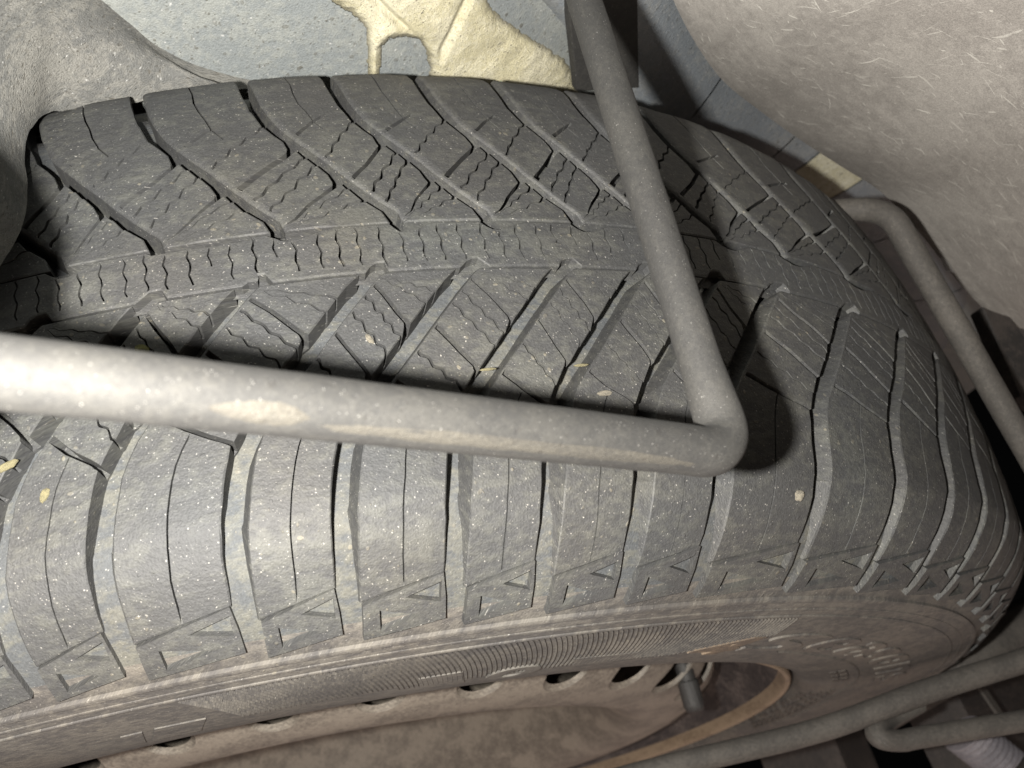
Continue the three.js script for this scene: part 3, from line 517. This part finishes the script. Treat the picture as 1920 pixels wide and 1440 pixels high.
// a pressed wall of the body faces the lens at the left: it runs behind the top of the tread, then laps in front of it
{
  const rows = [[[0.0073, 0.0662, 0.2939], [-0.0101, 0.0674, 0.2946], [-0.0193, 0.0644, 0.2966], [-0.0306, 0.0593, 0.2997], [-0.0403, 0.0530, 0.3057], [-0.0430, 0.0464, 0.3092], [-0.0448, 0.0388, 0.3111], [-0.0453, 0.0321, 0.3115], [-0.0448, 0.0248, 0.3117], [-0.0464, 0.0125, 0.3116], [-0.0555, -0.0031, 0.3104]],
    [[-0.0034, 0.0691, 0.2933], [-0.0157, 0.0756, 0.3030], [-0.0207, 0.0761, 0.3092], [-0.0254, 0.0762, 0.3153], [-0.0300, 0.0767, 0.3205], [-0.0357, 0.0782, 0.3249], [-0.0438, 0.0779, 0.3282], [-0.0519, 0.0753, 0.3305], [-0.0609, 0.0687, 0.3299], [-0.0699, 0.0570, 0.3260], [-0.0770, 0.0352, 0.3202]],
    [[0.0091, 0.0732, 0.2894], [-0.0003, 0.0852, 0.2925], [-0.0049, 0.0899, 0.2962], [-0.0099, 0.0940, 0.3007], [-0.0147, 0.0984, 0.3053], [-0.0236, 0.1042, 0.3112], [-0.0367, 0.1086, 0.3149], [-0.0539, 0.1076, 0.3169], [-0.0679, 0.0989, 0.3160], [-0.0810, 0.0824, 0.3128], [-0.0871, 0.0528, 0.3091]]].map(r => new THREE.CatmullRomCurve3(r.map(p => V(...p))));
  const len = [0]; for (let i = 1; i <= 120; i++) { const m = k => rows[0].getPoint(k / 120).lerp(rows[1].getPoint(k / 120), .5); len.push(len[i - 1] + m(i).distanceTo(m(i - 1))); }
  const f = (u, v) => {
    const [l, t, b] = rows.map(c => c.getPoint(u)), m = l.clone().lerp(t, .5); m.z += .003; m.y -= .002;
    const pts = [l, m, t, b], x = Math.min(2.999, v * 3), k = x | 0, w = x - k, q = i => pts[clamp(i, 0, 3)], c = a => .5 * (2 * q(k)[a] + (q(k + 1)[a] - q(k - 1)[a]) * w + (2 * q(k - 1)[a] - 5 * q(k)[a] + 4 * q(k + 1)[a] - q(k + 2)[a]) * w * w + (-q(k - 1)[a] + 3 * q(k)[a] - 3 * q(k + 1)[a] + q(k + 2)[a]) * w ** 3);
    const P = [c('x'), c('y'), c('z')], j = (fbm3(P[0] * 150, P[1] * 150, P[2] * 150) - .5) * .001;
    return [P[0] + j * .3, P[1] + j, P[2] + j, len[Math.round(u * 120)], l.distanceTo(t) * x + fbm3(u * 9, v * 5, 2) * .004];
  };
  part('pressed_wall', sheet(120, 70, f, .12), M.dusty, body);
}
// outer radius of the lip where the moulding begins
const LIP = [[16, .345], [20, .332], [26, .312], [30, .3027], [36, .2955], [43, .295], [50.5, .3016], [57, .3143], [62, .33], [70, .353], [80, .394], [100, .44]];
{
  const cuts = [16, 34.7, 48.5, 52.5, 58.7, 68, 80, 100];
  for (let k = 0; k < cuts.length - 1; k++) {
    const a = cuts[k] + .09, b = cuts[k + 1] - .09;
    part('lip_segment', sheet(24, 14, (u, v) => { const th = lerp(a, b, u), R = tab(LIP, th), w = v * 1.0, r = R - .034 + .042 * w, y = rise(r * Math.sin(th * RAD)) - .0022 - .0042 * Math.sin(Math.PI * clamp(w)) ** .8 + (v < .01 ? .003 : 0); return pol(r, th, y); }, .12), k === 3 ? M.seal : M.flange, body, k === 3 ? 'stretch of the lip smeared with yellow sealer' : null);
  }
  const a = [[.2515, .0583, .2041], [.2529, .0558, .2054], [.2646, .0513, .1949], [.2615, .0529, .1931]];
  part('bare_patch', sheet(4, 8, (u, v) => { const L = a[0].map((x, i) => lerp(x, a[3][i], v)), R = a[1].map((x, i) => lerp(x, a[2][i], v)); return L.map((x, i) => lerp(x, R[i], u) - (i === 1 ? .001 * Math.sin(Math.PI * u) : 0)); }, .12), M.white, body, 'bare white patch of the lip beside the moulding');
}
// sealer: a thick smear with fingers, seen on the floor above the tread
{
  const poly = [[.0265, .3180], [.0295, .3098], [.0341, .3065], [.0383, .3016], [.0386, .2978], [.0388, .2800], [.0413, .2800], [.0415, .2954], [.0441, .2977], [.0484, .2978], [.0530, .2952], [.0553, .2907], [.0563, .2876], [.0571, .2768], [.1117, .2538], [.1049, .2682], [.0996, .2752], [.0940, .2801], [.0837, .2885], [.0752, .2958], [.0714, .3005], [.0684, .3056], [.0651, .3197], [.062, .335], [.030, .335]];
  const inside = (x, z) => { let c = false; for (let i = 0, j = poly.length - 1; i < poly.length; j = i++) { const [xi, zi] = poly[i], [xj, zj] = poly[j]; if ((zi > z) !== (zj > z) && x < (xj - xi) * (z - zi) / (zj - zi) + xi) c = !c; } return c; };
  const dist = (x, z) => { let d = 1; for (let i = 0, j = poly.length - 1; i < poly.length; j = i++) { const [ax, az] = poly[j], [bx, bz] = poly[i], dx = bx - ax, dz = bz - az, t = clamp(((x - ax) * dx + (z - az) * dz) / (dx * dx + dz * dz)); d = Math.min(d, Math.hypot(x - ax - dx * t, z - az - dz * t)); } return inside(x, z) ? d : -d; };
  const x0 = .022, x1 = .114, z0 = .252, z1 = .337;
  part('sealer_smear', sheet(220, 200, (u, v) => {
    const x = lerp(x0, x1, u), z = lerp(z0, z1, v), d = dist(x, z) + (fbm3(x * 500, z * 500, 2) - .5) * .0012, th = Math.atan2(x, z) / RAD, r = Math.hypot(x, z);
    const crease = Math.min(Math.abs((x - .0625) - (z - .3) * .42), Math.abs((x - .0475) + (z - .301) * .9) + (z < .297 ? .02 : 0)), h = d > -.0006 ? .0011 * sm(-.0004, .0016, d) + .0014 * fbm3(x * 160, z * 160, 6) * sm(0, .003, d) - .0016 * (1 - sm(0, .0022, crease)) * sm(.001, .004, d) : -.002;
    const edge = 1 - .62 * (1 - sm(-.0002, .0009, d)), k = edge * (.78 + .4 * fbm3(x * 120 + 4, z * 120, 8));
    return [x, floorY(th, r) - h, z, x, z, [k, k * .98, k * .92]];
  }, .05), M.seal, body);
}
const mould = thing('plastic_moulding', 'large scuffed brown plastic moulding bulging down beside the slotted lip at upper right', 'plastic moulding', [.25, .05, .28]);
{
  const E = [[.1119, .0897, .3148], [.1297, .0903, .2897], [.1416, .0914, .2751], [.1564, .0915, .2604], [.1734, .0898, .2484], [.1921, .0849, .2375], [.2119, .0802, .2267], [.2293, .0751, .2177], [.2464, .0641, .2061], [.2691, .0515, .1879], [.2949, .0451, .1683]].map(p => V(...p));
  const O = [[.1291, .1081, .3248], [.1318, .0668, .3455], [.1301, .0313, .3628], [.1351, .0170, .3681], [.1461, .0092, .3682], [.1626, .0051, .3606], [.1808, .0022, .3450], [.2115, .0052, .3169], [.2550, .0126, .2757], [.3163, .0251, .2168], [.3779, .0316, .1499]].map(p => V(...p));
  const ce = new THREE.CatmullRomCurve3(E), co = new THREE.CatmullRomCurve3(O), eye = V(0, -.1293, .4537);
  const f = (u, v) => { const p = ce.getPoint(u).lerp(co.getPoint(u), v), d = eye.clone().sub(p).normalize(); const b = .012 * Math.sin(Math.PI * Math.min(1, v)) ** .8 + .0035 * (fbm3(u * 5, v * 4, 3) - .5) + .004 * Math.sin(u * 9 + v * 3) * v; p.y -= b * .8 + .0015; p.z += b * .25; return [p.x, p.y, p.z, u * .34, v * .2]; };
  const g = sheet(150, 90, f, .3);
  const back = sheet(40, 4, (u, v) => { const q = f(u, 0); return [q[0], q[1] + v * .012, q[2], u * .34, v * .02]; }, .3);
  part('moulded_skin', g, M.mould, mould); part('turned_edge', back, M.mould, mould);
}

// ---------------------------------------------------------------- clutter behind the wheel at lower right
{
  const cable = thing('cable', 'thin pale cable hanging in the dark below the bottom bar', 'cable', [.345, -.1, -.152]);
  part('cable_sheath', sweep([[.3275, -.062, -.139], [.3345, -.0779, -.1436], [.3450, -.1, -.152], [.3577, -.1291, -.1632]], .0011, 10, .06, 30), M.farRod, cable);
  const hose = thing('corrugated_hose', 'short pale lilac corrugated hose below the hook of the carrier', 'hose', [.309, -.114, .035]);
  const a = V(.298, -.1035, .0385), b = V(.322, -.1285, .0305), ax = b.clone().sub(a), L = ax.length(), prf = []; prf.push(new THREE.Vector2(0, 0)); for (let i = 0; i <= 96; i++) prf.push(new THREE.Vector2(.0098 + .0007 * Math.sin(i / 96 * Math.PI * 2 * 12), L * i / 96)); prf.push(new THREE.Vector2(0, L));
  const g = new THREE.LatheGeometry(prf, 40); g.applyQuaternion(new THREE.Quaternion().setFromUnitVectors(V(0, 1, 0), ax.clone().normalize())); g.translate(a.x, a.y, a.z); part('hose_wall', g, M.lilac, hose);
  const tag = thing('bracket_strap', 'small grey strap bracket in the gap between bottom bar and hook', 'bracket', [.335, -.088, .017]);
  const box = (p, s, r) => { const m = new THREE.BoxGeometry(...s, 4, 4, 2); m.rotateZ(r[2]); m.rotateX(r[0]); m.rotateY(r[1]); m.translate(...p); return m; };
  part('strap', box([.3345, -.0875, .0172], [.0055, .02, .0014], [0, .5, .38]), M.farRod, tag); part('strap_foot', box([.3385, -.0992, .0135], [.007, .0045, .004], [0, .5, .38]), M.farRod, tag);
  const lump = thing('suspension_arm', 'dusty rounded grey casting at the bottom right corner below the hose', 'casting', [.285, -.122, .085]);
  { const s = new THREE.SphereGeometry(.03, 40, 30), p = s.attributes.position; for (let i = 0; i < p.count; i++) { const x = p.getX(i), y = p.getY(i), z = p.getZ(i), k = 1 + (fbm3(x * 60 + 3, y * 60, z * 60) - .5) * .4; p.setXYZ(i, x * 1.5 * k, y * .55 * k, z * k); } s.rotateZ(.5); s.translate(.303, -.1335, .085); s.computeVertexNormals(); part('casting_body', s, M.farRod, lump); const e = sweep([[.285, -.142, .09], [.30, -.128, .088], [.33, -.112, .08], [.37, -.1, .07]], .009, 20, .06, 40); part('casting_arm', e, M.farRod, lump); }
  const dk = thing('dark_bracket', 'black square cornered bracket under the right edge of the moulding', 'bracket', [.29, .02, .172]);
  part('bracket_plate', solid([[.2853, .0448, .1759], [.2927, .0473, .1756], [.2987, .0284, .1724], [.2933, .0001, .1705], [.2852, .0072, .1617]], .006), M.dark, dk);
  const beam = thing('rear_beam', 'dark steel beam behind the bottom bar with dim brown faces', 'beam', [.42, -.1, -.12]);
  { const m = box([.46, -.095, -.1], [.3, .09, .03], [0, .55, .12]); part('beam_web', m, M.dark, beam); const q = box([.40, -.045, -.05], [.34, .012, .05], [0, .55, .2]); part('beam_flange', q, M.dark, beam); const r = box([.315, -.12, -.13], [.05, .16, .05], [.1, .7, .3]); part('beam_web', r, M.dark, beam); }
}
// ---------------------------------------------------------------- bits stuck to the tyre
function crumb(name, label, cat, th, s, mat, r, sc, rot = 0) {
  const q = S(th, s, 0), t = thing(name, label, cat, q.p), g = new THREE.IcosahedronGeometry(r, 3), p = g.attributes.position, sd = th * 3.1;
  for (let i = 0; i < p.count; i++) { const x = p.getX(i), y = p.getY(i), z = p.getZ(i), k = 1 + (fbm3(x / r * 1.6 + sd, y / r * 1.6, z / r * 1.6) - .5) * .7; p.setXYZ(i, x * k * sc[0], y * k * sc[1], z * k * sc[2]); }
  g.rotateZ(rot); const n = V(...q.n); g.applyQuaternion(new THREE.Quaternion().setFromUnitVectors(V(0, 0, 1), n)); g.translate(...q.p); g.computeVertexNormals(); part(cat.replace(' ', '_') + '_body', g, mat, t);
}
crumb('pebble', 'pale round pebble stuck in the shoulder right of the rod corner', 'pebble', 21.4, -.0640, M.stone, .0013, [1, 1, .7]);
crumb('straw_bit', 'yellow straw bit at the left edge under the rod', 'straw', -9.9, -.0385, M.straw, .0011, [2.2, .7, .6], .3);
crumb('mud_fleck', 'yellowish mud clot under the left part of the rod', 'mud fleck', -8.6, -.0462, M.straw, .0008, [1, 2, .6], -.5);
crumb('leaf_bit', 'greenish leaf bit in the shade above the rod at left', 'leaf bit', -4.6, -.0195, M.moss, .0012, [1.2, 1.3, .5], .2);
crumb('mud_fleck', 'white curved mud fleck between the cuts above the middle of the rod', 'mud fleck', 3.75, -.0245, M.stone, .0006, [1, 2.2, .6], .4);
crumb('straw_bit', 'short yellow straw lying across the groove above the rod', 'straw', 8.0, -.0338, M.straw, .0006, [3, .5, .5], .05);
crumb('straw_bit', 'yellow straw left of the corner of the rod', 'straw', 11.9, -.0338, M.straw, .0006, [3, .5, .5], .05);
crumb('mud_fleck', 'pale elongated mud fleck nearest the inner corner of the rod', 'mud fleck', 12.6, -.0405, M.stone, .0007, [2.6, .9, .5], .1);

// ---------------------------------------------------------------- ground below
{
  const g = new THREE.PlaneGeometry(6, 6, 40, 40); g.rotateX(-Math.PI / 2); const u = g.attributes.uv; for (let i = 0; i < u.count; i++) u.setXY(i, u.getX(i) * 20, u.getY(i) * 20);
  const m = new THREE.Mesh(g, M.ground); m.name = 'ground'; m.userData = { kind: 'structure', label: 'dusty brown ground below the car' }; m.receiveShadow = true; scene.add(m);
}
renderer.render(scene, camera);
